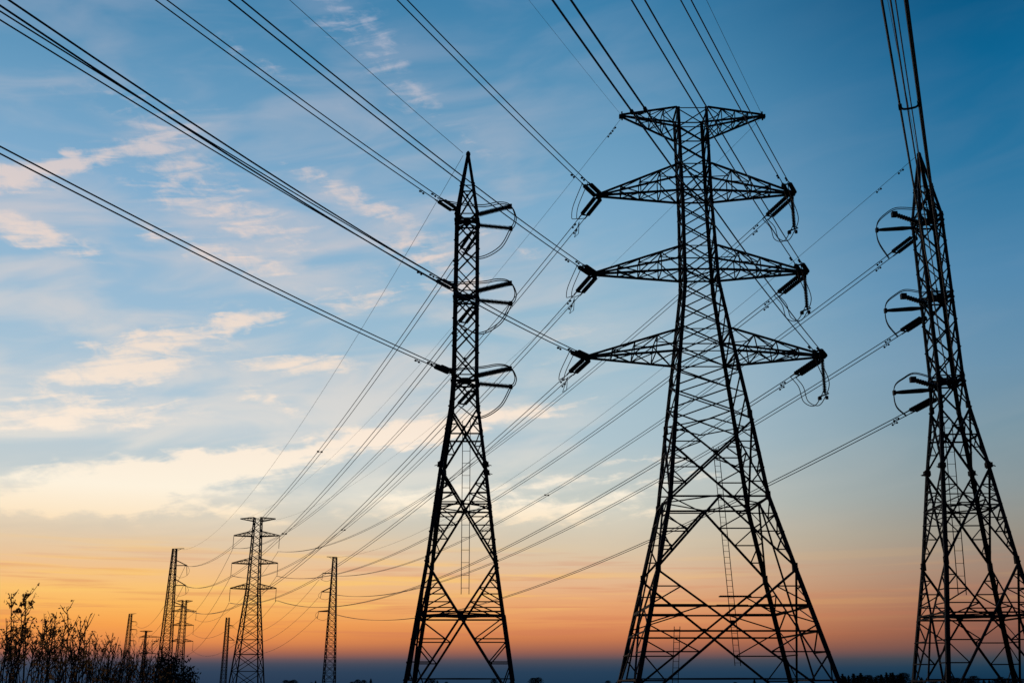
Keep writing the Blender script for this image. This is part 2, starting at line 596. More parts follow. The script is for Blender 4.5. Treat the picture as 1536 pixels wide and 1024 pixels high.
def near_span(label, P0, a, b, gap=.5, s0=3.6, s1=265, phi=NEAR, spacers=(), r=.038, damp=(1.6, 2.6), twin=True, group='overhead conductors of the near spans'):
    P0 = V(P0)
    d = wire_dir_near(phi)
    lat = d.cross(V((0, 0, 1))).normalized()
    f = lambda s: P0 + d * s + V((0, 0, a * s + b * s * s))
    root = empty('power_cable', f(s0))
    tag(root, label, 'power cable', group)
    ss = [s0 + (s1 - s0) * (i / 56) for i in range(57)]
    inv = root.location
    for k in ((-1, 1) if twin else (0,)):
        tube_line(root, [f(s) + lat * (gap / 2 * k) - inv for s in ss], r, 'conductor')
    for s in spacers:
        m = MB()
        c = f(s) - inv
        m.tube(curve_pts([c - lat * gap / 2, c - lat * gap * .3 + V((0, 0, -.10)), c + lat * gap * .3 + V((0, 0, -.10)), c + lat * gap / 2], 3), .035, 6)
        for k in (-1, 1):
            m.bar(c + lat * (gap / 2 * k) - d * .12, c + lat * (gap / 2 * k) + d * .12, .11, .10)
        m.build('spacer', FITTING, root)
    for q, s in enumerate(damp):
        m = MB()
        damper(m, f(s0 + s) + lat * (gap / 2 * (1 if q % 2 else -1) if twin else 0) - inv, (f(s0 + s + .1) - f(s0 + s)).normalized())
        m.build('vibration_damper', FITTING, root)
    return f

def far_span(label, P0, P1, b, gap=.5, s0=3.6, s1=.3, spacers=(), r=.040, twin=True, damp=(1.4, 2.3), group='overhead conductors of the far spans', nseg=48):
    P0, P1 = V(P0), V(P1)
    h = V((P1.x - P0.x, P1.y - P0.y, 0))
    L = h.length
    d = h / L
    lat = d.cross(V((0, 0, 1))).normalized()
    dz = P1.z - P0.z
    f = lambda s: P0 + d * s + V((0, 0, dz * s / L - b * s * (L - s)))
    root = empty('power_cable', f(s0))
    tag(root, label, 'power cable', group)
    inv = root.location
    ss = [s0 + (L - s1 - s0) * (i / nseg) for i in range(nseg + 1)]
    for k in ((-1, 1) if twin else (0,)):
        tube_line(root, [f(s) + lat * (gap / 2 * k) - inv for s in ss], r, 'conductor', 4)
    for s in spacers:
        m = MB()
        c = f(s) - inv
        m.bar(c - lat * gap / 2, c + lat * gap / 2, .08, .06)
        for k in (-1, 1):
            m.box(c + lat * (gap / 2 * k), .22, .22, .2)
        m.build('spacer', FITTING, root)
    for q, s in enumerate(damp):
        m = MB()
        damper(m, f(s0 + s) + lat * (gap / 2 * (1 if q % 2 else -1) if twin else 0) - inv, (f(s0 + s + .1) - f(s0 + s)).normalized())
        m.build('vibration_damper', FITTING, root)
    return f

FARD = (V((-82, 327, 0)) - V((7, 84, 0))).normalized()
def far_tangent(P0, P1, b):
    P0, P1 = V(P0), V(P1)
    h = V((P1.x - P0.x, P1.y - P0.y, 0)); L = h.length
    return (h / L + V((0, 0, (P1.z - P0.z) / L - b * L))).normalized()
def near_tangent(a, phi=NEAR):
    return (wire_dir_near(phi) + V((0, 0, a))).normalized()

# ================================================================== central double circuit pylon
MX, MY, MYAW = 15.3, 84.5, R(-0.1)
mprof = [(0, 14.75), (9.57, 10.05), (14.92, 7.5), (21.26, 5.95), (25.16, 4.9), (32.65, 2.95), (39.6, 2.62), (48.4, 2.62)]
mroot = empty('transmission_tower', (MX, MY, 0), MYAW)
tag(mroot, 'broadest and tallest lattice pylon with flat top arm and three pairs of long pointed crossarms', 'pylon', 'steel lattice pylons')
legs(mroot, mprof, .33, .24, 48.4)
lattice(mroot, mprof, [
    (0.0, 9.57, 'X', 2, (5.2, 6.9)), (9.57, 14.92, 'K', 3, ()), (14.92, 20.9, 'X', 2, ()),
    (20.9, 23.0, 'X', 0, ()), (23.0, 24.8, 'X', 0, ()), (24.8, 26.5, 'X', 0, (26.5,)), (26.5, 28.4, 'X', 0, (28.4,)), (28.4, 30.2, 'X', 0, ()),
    (30.2, 31.9, 'X', 0, ()), (31.9, 33.6, 'X', 0, (33.6,)), (33.6, 35.7, 'X', 0, (35.7,)), (35.7, 37.4, 'X', 0, ()), (37.4, 39.0, 'X', 0, ()),
    (39.0, 40.65, 'X', 0, (40.65,)), (40.65, 43.1, 'X', 0, (43.1,)), (43.1, 44.8, 'X', 0, ()), (44.8, 46.5, 'X', 0, (46.5,)), (46.5, 48.3, 'X', 0, (48.3,))], .15, struts=(1.9, 14.9))
plan_brace(mroot, mprof, (2.0, 14.92, 20.9), .08)
frame_ring(mroot, mprof, (33.6, 40.65), .12)
ladder(mroot, (2.4, 5.4, 3.0), (1.2, 3.1, 20.0))
ladder(mroot, (-2.6, 6.0, .2), (-2.2, 5.6, 6.0))
m = MB()      # resting platform of the ladder
for zz, xx in ((7.6, 2.1), (8.3, 2.4)):
    m.bar((xx - 1.2, 4.9, zz), (xx + 1.3, 4.9, zz), .12, .10); m.bar((xx - 1.2, 5.4, zz), (xx + 1.3, 5.4, zz), .12, .10)
m.build('platform', STEEL, mroot)
minv = (Matrix.Translation((MX, MY, 0)) @ Matrix.Rotation(MYAW, 4, 'Z')).inverted()
def ml(p): return minv @ V(p)
TIPS = {'L1': (7.3, 84.6, 40.75), 'L2': (6.75, 84.6, 33.7), 'L3': (6.05, 84.6, 26.6),
        'R1': (23.45, 84.3, 40.8), 'R2': (23.95, 84.3, 33.75), 'R3': (24.8, 84.3, 26.6)}
ZB = {'1': (40.65, 43.1), '2': (33.6, 35.7), '3': (26.5, 28.4)}
for k, tp in TIPS.items():
    zb, zt = ZB[k[1]]
    truss_arm(mroot, mprof, -1 if k[0] == 'L' else 1, zb, zt, ml(tp), 4, .16)
for sx, tx in ((-1, 9.45), (1, 21.5)):
    t_ = ml((tx, 84.5, 48.15))
    truss_arm(mroot, mprof, sx, 46.5, 48.35, t_, 4, .14, inverted=True)
    m = MB()
    m.bar(t_ + V((0, 0, -.35)), t_ + V((0, 0, .45)), .12)
    m.build('earth_wire_clamp', FITTING, mroot)

T5END = {'L1': (-82, 327, 39.9), 'L2': (-82, 327, 32.0), 'L3': (-82, 327, 24.2), 'R1': (-68.7, 327, 38.9), 'R2': (-68.7, 327, 31.8), 'R3': (-68.3, 327, 24.9)}
NA = {'L1': (-.105, .0005), 'L2': (-.125, .00068), 'L3': (-.124, .00095), 'R1': (-.148, .00049), 'R2': (-.131, .00054), 'R3': (-.123, .00052)}
FB = {'L1': .0005, 'L2': .0005, 'L3': .00038, 'R1': .0005, 'R2': .0005, 'R3': .0005}
side_word = {'L': 'thicket side', 'R': 'far side'}
lev_word = {'1': 'upper', '2': 'middle', '3': 'lowest'}
for k, tp in TIPS.items():
    a, b = NA[k]
    tn = near_tangent(a)
    tf_ = far_tangent(tp, T5END[k], FB[k])
    Ls = 3.3
    pn = V(tp) + tn * Ls
    pf = V(tp) + V((0, 0, -.1)) + tf_ * (Ls + (.5 if k[0] == 'R' else 0))
    rotinv = minv.to_3x3()
    latn = tn.cross(V((0, 0, 1))).normalized(); latf = tf_.cross(V((0, 0, 1))).normalized()
    insulator_set(mroot, ml(tp), minv @ pn, .55, 13, .19, rotinv @ latn)
    insulator_set(mroot, ml(V(tp) + V((0, 0, -.1))), minv @ pf, .55, 13, .19, rotinv @ latf)
    if k[0] == 'L':
        mid_ = (pn + pf) / 2 + V((-.9, .2, -1.3))
        jumper(mroot, [minv @ c for c in (pn + tn * .3, pn.lerp(mid_, .5) + V((-.35, 0, -.45)), mid_, pf.lerp(mid_, .5) + V((-.3, 0, -.25)), pf + tf_ * .3)],   .42, .032, rotinv @ V((1, 0, 0)))
        # small hanging loop beyond the dead end clamp
        m = MB()
        c = pf + tf_ * .9
        m.tube([minv @ q for q in (c, c + tf_ * 1.1 + V((0, 0, -.9)), c + tf_ * .2 + V((0, 0, -1.0)), c)], .03, 4)
        m.build('hanging_loop', FITTING, mroot)
    else:
        bot = V(tp) + V((.05, .3, -3.0))
        single_string(mroot, ml(V(tp) + V((0, .1, -.25))), minv @ bot, 20, .17)
        m = MB()
        m.bar(minv @ (bot + V((-.5, 0, -.25))), minv @ (bot + V((.3, 0, .05))), .1)
        m.box(minv @ (bot + V((.12, 0, -.3))), .2, .2, .26)
        m.box(minv @ (bot + V((-.45, 0, -.36))), .26, .24, .24)
        m.build('jumper_weight', FITTING, mroot)
        lo = bot + V((-.3, 0, -.45))
        jumper(mroot, [minv @ c for c in (pf + tf_ * .3, pf + V((.35, -.2, -1.0)), pf.lerp(lo, .35) + V((0, 0, -1.45)), pf.lerp(lo, .72) + V((0, 0, -1.1)), lo, bot + V((.12, -.35, .8)), pn + V((.1, .1, -.9)), pn + tn * .3)], .36, .036, rotinv @ latn)
    nm = '%s %s' % (lev_word[k[1]], side_word[k[0]])
    sp = {'L3': (76,), 'R3': (52.5,)}.get(k, ())
    near_span('dark conductor pair rising overhead from %s crossarm tip of the broad pylon' % nm,
              tp, a, b, spacers=sp, s0=Ls)
    sp = {'L2': (98,), 'L3': (), 'R1': (200,)}.get(k, ())
    far_span('thin conductor pair from %s crossarm of broad pylon to small flat pylon' % nm,
             V(tp) + V((0, 0, -.1)), T5END[k], FB[k], spacers=sp, s0=Ls + (.5 if k[0] == 'R' else 0))
near_span('fine earth wire rising overhead from the far end of the broad pylon top arm', (21.5, 84.5, 48.3), -.11, .0004, s0=.1, r=.016, twin=False, damp=(), group='fine earth wires')
near_span('fine earth wire rising overhead from the thicket end of the broad pylon top arm', (9.45, 84.5, 48.2), -.11, .0004, s0=.1, r=.010, twin=False, damp=(), group='fine earth wires')
far_span('fine earth wire from thicket end of broad pylon top arm to small flat topped pylon', (9.45, 84.6, 48.1), (-80.2, 327, 48.3), .0004, s0=.1, r=.017, twin=False, damp=(1.5, 2.4), group='fine earth wires')
far_span('fine earth wire from far end of broad pylon top arm to small flat topped pylon', (21.5, 84.6, 48.1), (-70.6, 327, 48.0), .0004, s0=.1, r=.017, twin=False, damp=(), group='fine earth wires')

# ================================================================== slender peaked tension pylons
def peaked_tower(label, loc, yaw, k, side):
    """side +1: jumper posts on the right, -1: on the left; k: scale of the heights"""
    prof = [(0, 8.25), (10.33, 5.25), (17.5, 3.6), (22.4, 2.3), (24.8, 2.05), (38.5, 1.95), (41.2, 1.2), (44.4, .22)]
    prof = [(z * k, w) for z, w in prof]
    root = empty('transmission_tower', loc, yaw)
    tag(root, label, 'pylon', 'steel lattice pylons')
    legs(root, prof, .29, .22, 44.4 * k)
    Z = lambda *a: tuple(z * k for z in a)
    lattice(root, prof, [
        (0, 10.33 * k, 'X', 3, Z(6.4, 6.65)), (10.33 * k, 17.5 * k, 'X', 3, Z(14.5,)), (17.5 * k, 22.3 * k, 'X', 1, (20.0 * k,)),
        (22.3 * k, 24.8 * k, 'X', 0, (24.8 * k,)), (24.8 * k, 27.2 * k, 'X', 0, ()), (27.2 * k, 29.5 * k, 'X', 0, ()), (29.5 * k, 31.8 * k, 'X', 0, (31.8 * k,)),
        (31.8 * k, 34 * k, 'X', 0, ()), (34 * k, 36.2 * k, 'X', 0, ()), (36.2 * k, 38.5 * k, 'X', 0, (38.5 * k,)),
        (38.5 * k, 41.2 * k, 'X', 0, (41.2 * k,))], .14, struts=Z(1.9, 6.5))
    plan_brace(root, prof, Z(2, 6.5, 14.5), .08)
    frame_ring(root, prof, Z(24.3, 31.3, 38.0), .12)
    ladder(root, (.1, 2.3, 8.2 * k), (.1, 1.0, 21.5 * k), .6, .9)
    for z in Z(24.5, 31.5, 38.2):    # struts and gussets filling the body at each arm level
        m = MB()
        for sy in (-1, 1):
            for sx in (-1, 1):
                w = width_at(prof, z) / 2
                m.bar((sx * w, sy * w, z + .35), (0, 0, z), .12)
                m.bar((sx * w, sy * w, z - .7), (0, 0, z), .10)
        m.box((0, 0, z), .5, .6, .4)
        wq = width_at(prof, z) / 2
        for sy in (-1, 1):
            m.bar((-wq, sy * wq * .55, z - .15), (wq, -sy * wq * .3, z + .1), .11)
        m.build('arm_bracket', STEEL, root)
    for i in range(4):     # spiked collars where the leg sections bolt together
        m = MB()
        c = corner(prof, i, 17.5 * k)
        m.box(c + V((-SG[i][0] * .1, -SG[i][1] * .1, 0)), .45, .45, .35)
        for q in range(6):
            aa = q * math.pi / 3
            m.bar(c, c + V((.36 * math.cos(aa), .36 * math.sin(aa), -.12)), .05)
        m.build('climbing_guard', STEEL, root)
    m = MB()
    m.lathe((0, 0, 44.1 * k), (0, 0, 44.6 * k), [(0, .14), (.3, .2), (.7, .18), (1, .06)], 8)
    m.build('peak_cap', FITTING, root)
    inv = (Matrix.Translation(loc) @ Matrix.Rotation(yaw, 4, 'Z')).inverted()
    return root, prof, inv

T2L = (-3.7, 84.0, 0)
t2, p2, i2 = peaked_tower('slender lattice pylon with a sharp peak standing alone between broad pylon and small pylons', T2L, 0, 1.0, 1)
T2Z = [38.4, 31.75, 24.7]
T4END = [(-93.6, 320, 34.0), (-93.6, 320, 28.6), (-93.8, 320, 22.8)]
T2N = [(-.0986, .00058), (-.0817, .00044), (-.0624, .00055)]
lv = ['top', 'middle', 'bottom']
for q in range(3):
    z = T2Z[q]
    a, b = T2N[q]
    P0 = V((-4.65, 83.1, z + .35)) if q == 0 else V((-4.65, 83.1, z + .2))
    PF = V((-3.05, 84.9, z - .75))
    tn = near_tangent(a); tf_ = far_tangent(PF, T4END[q], .0005)
    latn = tn.cross(V((0, 0, 1))).normalized(); latf = tf_.cross(V((0, 0, 1))).normalized()
    pn = P0 + tn * 2.9; pf = PF + tf_ * 3.3
    insulator_set(t2, i2 @ P0, i2 @ pn, .56, 15, .15, latn)
    insulator_set(t2, i2 @ PF, i2 @ pf, .56, 15, .15, latf)
    r1, r2 = V((-2.75, 83.0, z - .05)), V((-2.75, 85.0, z - .15))
    p1, p2_ = V((-.15, 82.2, z + .3)), V((-.1, 85.2, z - .35))
    for (u, v) in ((r1, p1), (r2, p2_)):
        o = single_string(t2, i2 @ u, i2 @ v, 24, .23, 8, 'insulator_post')
        m = MB(); m.box(i2 @ v, .3, .4, .3); m.build('clamp', FITTING, o)
    jumper(t2, [i2 @ c for c in (pn + tn * .3, pn + V((1.2, .2, -.2)), V((-2.4, 82.4, z + .45)), p1 + V((-.9, 0, .3)), p1 + V((.0, 0, .1)), p1 + V((.42, .9, -.4)), V((.2, 84.2, z - .35)),
                                 p2_ + V((0, 0, -.1)), p2_ + V((-.9, .3, -1.6)), p2_ + V((-2.6, .6, -2.4)), pf + tf_ * .3)], .4, .042, (0.3, .95, 0))
    near_span('pair of dark conductors rising overhead from the %s insulators of the lone peaked pylon' % lv[q], P0, a, b, s0=2.9, spacers={1: (72,)}.get(q, ()), gap=.54)
    far_span('thin conductor pair from %s insulators of lone peaked pylon to slim pylon above round bush' % lv[q], PF, T4END[q], .0005, s0=3.3,
             spacers={0: (62,), 1: (86,)}.get(q, ()))
near_span('fine earth wire rising overhead from the tip of the lone peaked pylon', (-4.1, 83.8, 44.3), -.07, .0005, s0=.1, r=.02, twin=False, damp=(), group='fine earth wires')
far_span('fine earth wire from tip of lone peaked pylon down to slim pylon above bush', (-4.1, 84.1, 44.3), (-94.8, 320, 38.6), .0005, s0=.1, r=.019, twin=False, damp=(), group='fine earth wires')

T3L = (33.55, 82.0, 0)
t3, p3, i3 = peaked_tower('slender leaning lattice pylon with a sharp peak, cut off by the picture edge', T3L, R(-1.9), .975, -1)
T3Z = [36.9, 30.0, 23.3]
T6END = [(-53.6, 330, 32.2), (-53.4, 330, 27.0), (-53.2, 330, 21.6)]
PH3 = R(22.8)
for q in range(3):
    z = T3Z[q]
    a, b = -.11, .0005
    P0 = V((33.6, 81.0, z + .1))
    PF = V((32.9, 82.9, z - .5))
    tn = near_tangent(a, PH3); tf_ = far_tangent(PF, T6END[q], .00045)
    latn = tn.cross(V((0, 0, 1))).normalized(); latf = tf_.cross(V((0, 0, 1))).normalized()
    pn = P0 + tn * 3.0; pf = PF + tf_ * 3.1
    insulator_set(t3, i3 @ P0, i3 @ pn, .5, 13, .15, latn)
    insulator_set(t3, i3 @ PF, i3 @ pf, .55, 13, .17, latf)
    u1, v1 = V((32.4, 81.2, z + .0)), V((30.4, 80.5, z + .35))
    u2, v2 = V((32.6, 82.6, z + .1)), V((29.6, 82.5, z - .15))
    o = single_string(t3, i3 @ u1, i3 @ v1, 9, .21, 8, 'insulator_post')
    m = MB(); m.box(i3 @ v1, .42, .4, .4); m.build('clamp', FITTING, o)
    m = MB()
    m.lathe(i3 @ u2, i3 @ v2, [(0, .12), (.3, .19), (.8, .16), (1, .1)], 8)
    o = m.build('jumper_arm', STEEL, t3)
    m = MB(); m.box(i3 @ v2, .2, .3, .34); m.build('clamp', FITTING, o)
    jumper(t3, [i3 @ c for c in (pn + tn * .3, pn + V((-1.2, .1, .1)), v1 + V((.2, .0, .5)), v1 + V((-.5, .6, .25)), v2 + V((0, -.4, .5)), v2 + V((-.05, 0, -.2)),
                                 v2 + V((.15, .2, -1.1)), pf + tf_ * .5 + V((0, 0, -.15)))
                ], .34, .036, (0.25, .95, 0))
    near_span('pair of dark conductors rising steeply from the %s insulators of the cut off pylon' % lv[q], P0, a, b, s0=3.0, phi=PH3,
              spacers={2: (54.6,)}.get(q, ()), gap=.56, damp=(1.2, 2.2))
    far_span('thin conductor pair from %s insulators of cut off pylon passing behind the broad pylon' % lv[q], PF, T6END[q], .00045, s0=3.1,
             spacers={0: (84,)}.get(q, ()), gap=.55)
near_span('fine earth wire rising beside the steep conductors above the cut off pylon', (33.4, 81.8, 43.2), -.10, .0005, s0=.1, phi=R(23.6), r=.016, twin=False, damp=(), group='fine earth wires')
far_span('fine earth wire from tip of cut off pylon sloping down behind the broad pylon', (33.4, 82.1, 43.2), (-53.0, 330, 37.5), .00045, s0=.1, r=.022, twin=False, damp=(2, 5), group='fine earth wires')

# ================================================================== distant suspension pylon with four arm levels
def hanging_tower(label, loc, s, w, hang, arms, top, wbase, wwaist, simple_w):
    """arms: (z, halfleft, halfright)"""
    H = top[0]
    prof = [(0, wbase), (arms[-1][0], wwaist), (H, wwaist * .62)]
    root = empty('transmission_tower', loc, 0)
    tag(root, label, 'pylon', 'steel lattice pylons')
    for i in range(4):
        m = MB()
        m.bar(corner(prof, i, 0), corner(prof, i, arms[-1][0]), simple_w * 1.25)
        m.bar(corner(prof, i, arms[-1][0]), corner(prof, i, H), simple_w * 1.1)
        m.build('leg', STEEL, root)
    z = 0
    pans = []
    while z < arms[-1][0] - .5:
        dz = max(2.0, width_at(prof, z) * .62)
        z1 = min(z + dz, arms[-1][0])
        pans.append((z, z1, 'X', 0, (z1,)))
        z = z1
    while z < H - .3:
        z1 = min(z + wwaist * .6, H)
        pans.append((z, z1, 'X', 0, ()))
        z = z1
    lattice(root, prof, pans, simple_w * .62, simple=True)
    for (za, hl, hr) in arms:
        for sx, hh in ((-1, hl), (1, hr)):
            truss_arm(root, prof, sx, za, za + 1.5 * s, (sx * hh, 0, za + .15), 4, simple_w * .75, simple=True)
            if hang:
                o = single_string(root, (sx * hh, 0, za), (sx * hh, 0, za - hang), 10, simple_w * .42, 5)
    for sx in (-1, 1):
        truss_arm(root, prof, sx, H - 1.1 * s, H, (sx * top[1], 0, H - .4), 4, simple_w * .6, inverted=True, simple=True)
    return root
hanging_tower('small distant pylon with flat top arm and three levels of arms with hanging insulators',
              (-75.3, 327, 0), 1, 0, 3.6, [(43.3, 6.8, 6.7), (35.3, 6.8, 6.7), (28.1, 6.7, 6.7)], (48.8, 5.2), 8.4, 3.3, .27)
hanging_tower('faint pylon with hanging insulators half hidden behind the slim pylon above the bushes',
              (-170.2, 586, 0), 1, 0, 4.6, [(37.6, 6.0, 6.6), (30.6, 5.4, 5.8), (22.6, 5.2, 6.2)], (43.4, 4.2), 4.6, 3.0, .28)

def slim_tower(label, loc, H, wb, wt, sw, side, arms, topbar, curly=False):
    prof = [(0, wb), (H, wt)]
    root = empty('transmission_tower', loc, 0)
    tag(root, label, 'pylon', 'steel lattice pylons')
    for i in range(4):
        m = MB()
        m.bar(corner(prof, i, 0), corner(prof, i, H), sw)
        m.build('leg', STEEL, root)
    pans = []
    z = 0
    while z < H - .4:
        z1 = min(z + max(1.7, width_at(prof, z) * .72), H)
        pans.append((z, z1, 'X', 0, (z1,)))
        z = z1
    lattice(root, prof, pans, sw * .58, simple=True)
    if topbar:
        m = MB()
        m.bar((-side * wt * .5, 0, H), (side * topbar, 0, H + .1), sw * .7); m.bar((0, 0, H - 1), (side * topbar * .7, 0, H), sw * .4)
        m.build('crossarm', STEEL, root)
    for (za, ln, rise, post) in arms:
        w = width_at(prof, za) / 2
        m = MB()
        tipx = side * (w + ln)
        m.bar((side * w, -.3, za + rise), (tipx, 0, za), sw * 1.1)
        m.bar((side * w, .3, za), (tipx, 0, za), sw * .9)
        a = m.build('crossarm', STEEL, root)
        o = single_string(root, (tipx, 0, za), (tipx + side * .3, 0, za - post), 8, sw * .42, 5)
        m = MB()
        m.tube(curve_pts([(side * w, 0, za - post * .9), (side * (w + ln * .5), 0, za - post * 1.25), (tipx + side * .3, 0, za - post), (tipx + side * .9, 0, za - post * .5), (tipx, 0, za + .2)], 4), sw * .16, 4)
        m.build('jumper_cable', WIRE, root)
    return root
slim_tower('small slim lattice pylon with flat top rising out of the round bush', (-97.2, 320.5, 0), 38.9, 3.5, 1.0, .24, 1,
           [(34.2, 3.2, 1.5, 2.8), (28.6, 3.2, 1.8, 2.4), (22.8, 3.2, 1.2, 2.4)], 2.7)
slim_tower('small slim lattice pylon alone between flat topped small pylon and tall peaked pylon', (-52.6, 331, 0), 37.7, 3.4, 1.05, .25, -1,
           [(33.0, 2.6, .0, 1.9), (27.6, 2.6, 1.2, 1.8), (22.0, 3.0, .3, 2.0)], 2.4)
slim_tower('far narrow pylon with short arms rising out of the thin stalks', (-191.5, 568, 0), 35.5, 3.3, 1.2, .26, 1,
           [(31.6, 2.4, .2, 1.6), (27.8, 2.8, .2, 2.2), (22.4, 2.6, .2, 2.0)], 2.8)
slim_tower('far bare mast like pylon close beside the small flat topped pylon', (-148.3, 591, 0), 35.0, 2.7, 1.5, .32, 1,
           [(30.8, 2.0, .3, 1.0), (23.6, 3.0, 2.0, 1.2)], 0)
hanging_tower('tiny faint pylon with several crossarms, between the far narrow pylon and the round bush', (-264, 820, 0), 1, 0, 3.4,
              [(34.0, 4.5, 10.5), (22.6, 3.5, 8.5)], (38.7, 4.6), 3.0, 1.3, .36)

# spans that carry on beyond the small pylons (fine single lines at this distance)
B1 = 'faint conductors beyond the small pylons'
T7E = {'L1': (-174.8, 585, 34), 'L2': (-174.6, 585, 26.6), 'L3': (-174.4, 585, 18.5), 'R1': (-164.6, 587, 34), 'R2': (-165, 587, 26.6), 'R3': (-164.8, 587, 18.5)}
for k in T7E:
    far_span('faint cable sagging from %s %s arm of small flat topped pylon toward the bushes' % (lev_word[k[1]], side_word[k[0]]), T5END[k], T7E[k], .00042,
             s0=.2, r=.055, twin=False, damp=(), group=B1, nseg=30)
for q, e in enumerate([(-188.6, 568, 30.2), (-188.4, 568, 25.8), (-188.3, 568, 20.6)]):
    far_span('faint cable leaving the %s arm of the slim pylon above the round bush' % lv[q], T4END[q], e, .00042, s0=.2, r=.055, twin=False, damp=(), group=B1, nseg=30)
for q, e in enumerate([(-145, 591, 30), (-145, 591, 26), (-145, 591, 22.4)]):
    s_ = T6END[q]
    far_span('faint cable sagging from %s arm of small slim pylon behind the flat topped one' % lv[q], (-56.9, 331, s_[2] - 1), e, .00042, s0=.2, r=.055, twin=False, damp=(), group=B1, nseg=30)

# ================================================================== plants of the left foreground
rnd = random.Random(11)
def leaf_clump(f, c, rad, n, size, rn):
    for _ in range(n):
        d = V((rn.gauss(0, 1), rn.gauss(0, 1), rn.gauss(0, .8)))
        p = V(c) + d * rad * .5
        u = V((rn.uniform(-1, 1), rn.uniform(-1, 1), rn.uniform(-.8, 1))).normalized()
        w = u.cross(V((rn.uniform(-1, 1), rn.uniform(-1, 1), rn.uniform(-1, 1)))).normalized()
        s = size * rn.uniform(.6, 1.4)
        i0 = len(f.v)
        nn = u.cross(w) * s * .12
        f.v += [tuple(p - u * s), tuple(p + w * s * .42 + nn), tuple(p + u * s), tuple(p - w * s * .42 + nn)]
        f.f.append((i0, i0 + 1, i0 + 2, i0 + 3))

def sapling(label, loc, h, spread, nst, leafn, rn, leaf=.035, mleaf=LEAF, group='bare saplings and weeds at the lower left', lmin=.45, lean=0.0, cl=(.05, .02)):
    root = empty('sapling', loc)
    tag(root, label, 'sapling', group)
    st, fo = MB(), MB()
    for k in range(nst):
        a = rn.uniform(0, 2 * math.pi)
        hh = h * rn.uniform(.84, 1.0) if k else h
        tipo = V((math.cos(a) * spread * rn.uniform(.3, 1) + lean, math.sin(a) * spread * rn.uniform(.2, .7), hh))
        base = V((rn.uniform(-.2, .2), rn.uniform(-.25, .25), -.15))
        pts = []
        bend = V((rn.uniform(-.2, .2), rn.uniform(-.2, .2), 0)) * h
        for q in range(9):
            t = q / 8
            pts.append(base.lerp(tipo, t) + bend * t * (1 - t) + V((rn.uniform(-.015, .015), rn.uniform(-.015, .015), 0)) * h * .5)
        r0 = .016 * h / 2.2 * rn.uniform(.7, 1.15)
        st.tube(pts, [r0 * (1 - .75 * q / 8) for q in range(9)], 5)
        for b_ in range(rn.randint(8, 12)):
            t = rn.uniform(lmin * .8, .98)
            q = min(7, int(t * 8))
            p = pts[q].lerp(pts[q + 1], t * 8 - q)
            aa = rn.uniform(0, 2 * math.pi)
            ln = h * rn.uniform(.06, .17) * (1.25 - t * .7)
            e = p + V((math.cos(aa) * ln * .6, math.sin(aa) * ln * .6, ln * rn.uniform(.5, 1.1)))
            mpt = p.lerp(e, .5) + V((0, 0, -ln * .06))
            st.tube([p, mpt, e], [r0 * .42, r0 * .3, r0 * .16], 3)
            for _ in range(leafn):
                leaf_clump(fo, p.lerp(e, rn.uniform(.35, 1.08)), rn.uniform(*sorted(cl)), rn.randint(1, 4), leaf * rn.uniform(.6, 1.25), rn)
    st.build('stem', BARK, root)
    fo.build('foliage', mleaf, root)
    return root

def at(u, Y):   # world X seen at image column u near the skyline for a depth Y
    return (u - 768) / FPX * (Y * .953)

ORD = 'first second third fourth fifth sixth seventh eighth ninth tenth eleventh twelfth thirteenth fourteenth fifteenth sixteenth seventeenth eighteenth nineteenth twentieth'.split()
def hgt(v, Y): return 1.65 + (1026 - v) / FPX * Y * 1.07

# dense thicket at the edge of the picture: a back row and a front row
back_row = [(-16, 942), (3, 938), (21, 908), (36, 936), (52, 932), (67, 940), (82, 926), (97, 942), (112, 938), (126, 958)]
front_row = [(-8, 958), (14, 950), (36, 960), (60, 956), (84, 958), (108, 966)]
for k, (u, v) in enumerate(back_row):
    rn = random.Random(100 + k)
    Y = rn.uniform(16.2, 18.2)
    lb = 'tallest leafy sapling, with dark leaf clumps at its tip' if v == 908 else 'brown leafy sapling, %s of the back row of the thicket counted from the picture edge' % ORD[k]
    o = sapling(lb, (at(u, Y), Y, -.05), hgt(v, Y), .44, 4, 2, rn, .028, lmin=.9, cl=(.02, .08))
    if v == 908:
        fo = MB()
        for (dx, dz, n_) in ((.0, -.02, 16), (-.02, -.13, 30), (.09, -.12, 14), (-.1, -.24, 18)):
            for _ in range(n_):
                leaf_clump(fo, (dx + rn.gauss(0, .022), rn.gauss(0, .03), hgt(v, Y) + dz + rn.gauss(0, .02)), .02, 1, .034, rn)
        m = MB(); m.tube([(0, 0, 1.5), (.02, 0, hgt(v, Y) - .3), (0, 0, hgt(v, Y))], [.012, .008, .003], 4)
        m.build('stem', BARK, o)
        fo.build('leaf_clump', LEAF, o)
for k, (u, v) in enumerate(front_row):
    rn = random.Random(200 + k)
    Y = rn.uniform(13, 15)
    sapling('darker twiggy sapling, %s of the front row of the thicket counted from the picture edge' % ORD[k], (at(u, Y), Y, -.05), hgt(v + 6, Y), .34, 3, 1, rn, .024, lmin=.88, cl=(.015, .06))
stalks = [(132, 966), (138, 958), (144, 954), (151, 966), (158, 972), (164, 952), (170, 976), (177, 968), (184, 974), (191, 966), (198, 976), (206, 970), (213, 960), (220, 974), (227, 978), (234, 970), (240, 980)]
for k, (u, v) in enumerate(stalks):
    rn = random.Random(300 + k)
    Y = rn.uniform(18, 23)
    sapling('thin upright stalk, %s between the thicket and the round bush' % ORD[k], (at(u, Y), Y, -.05), hgt(v + 7, Y), .2, 4, 1, rn, .022, lmin=.84,
            lean=rn.uniform(-.04, .08), group='thin stalks between the thicket and the round bush', cl=(.01, .045))

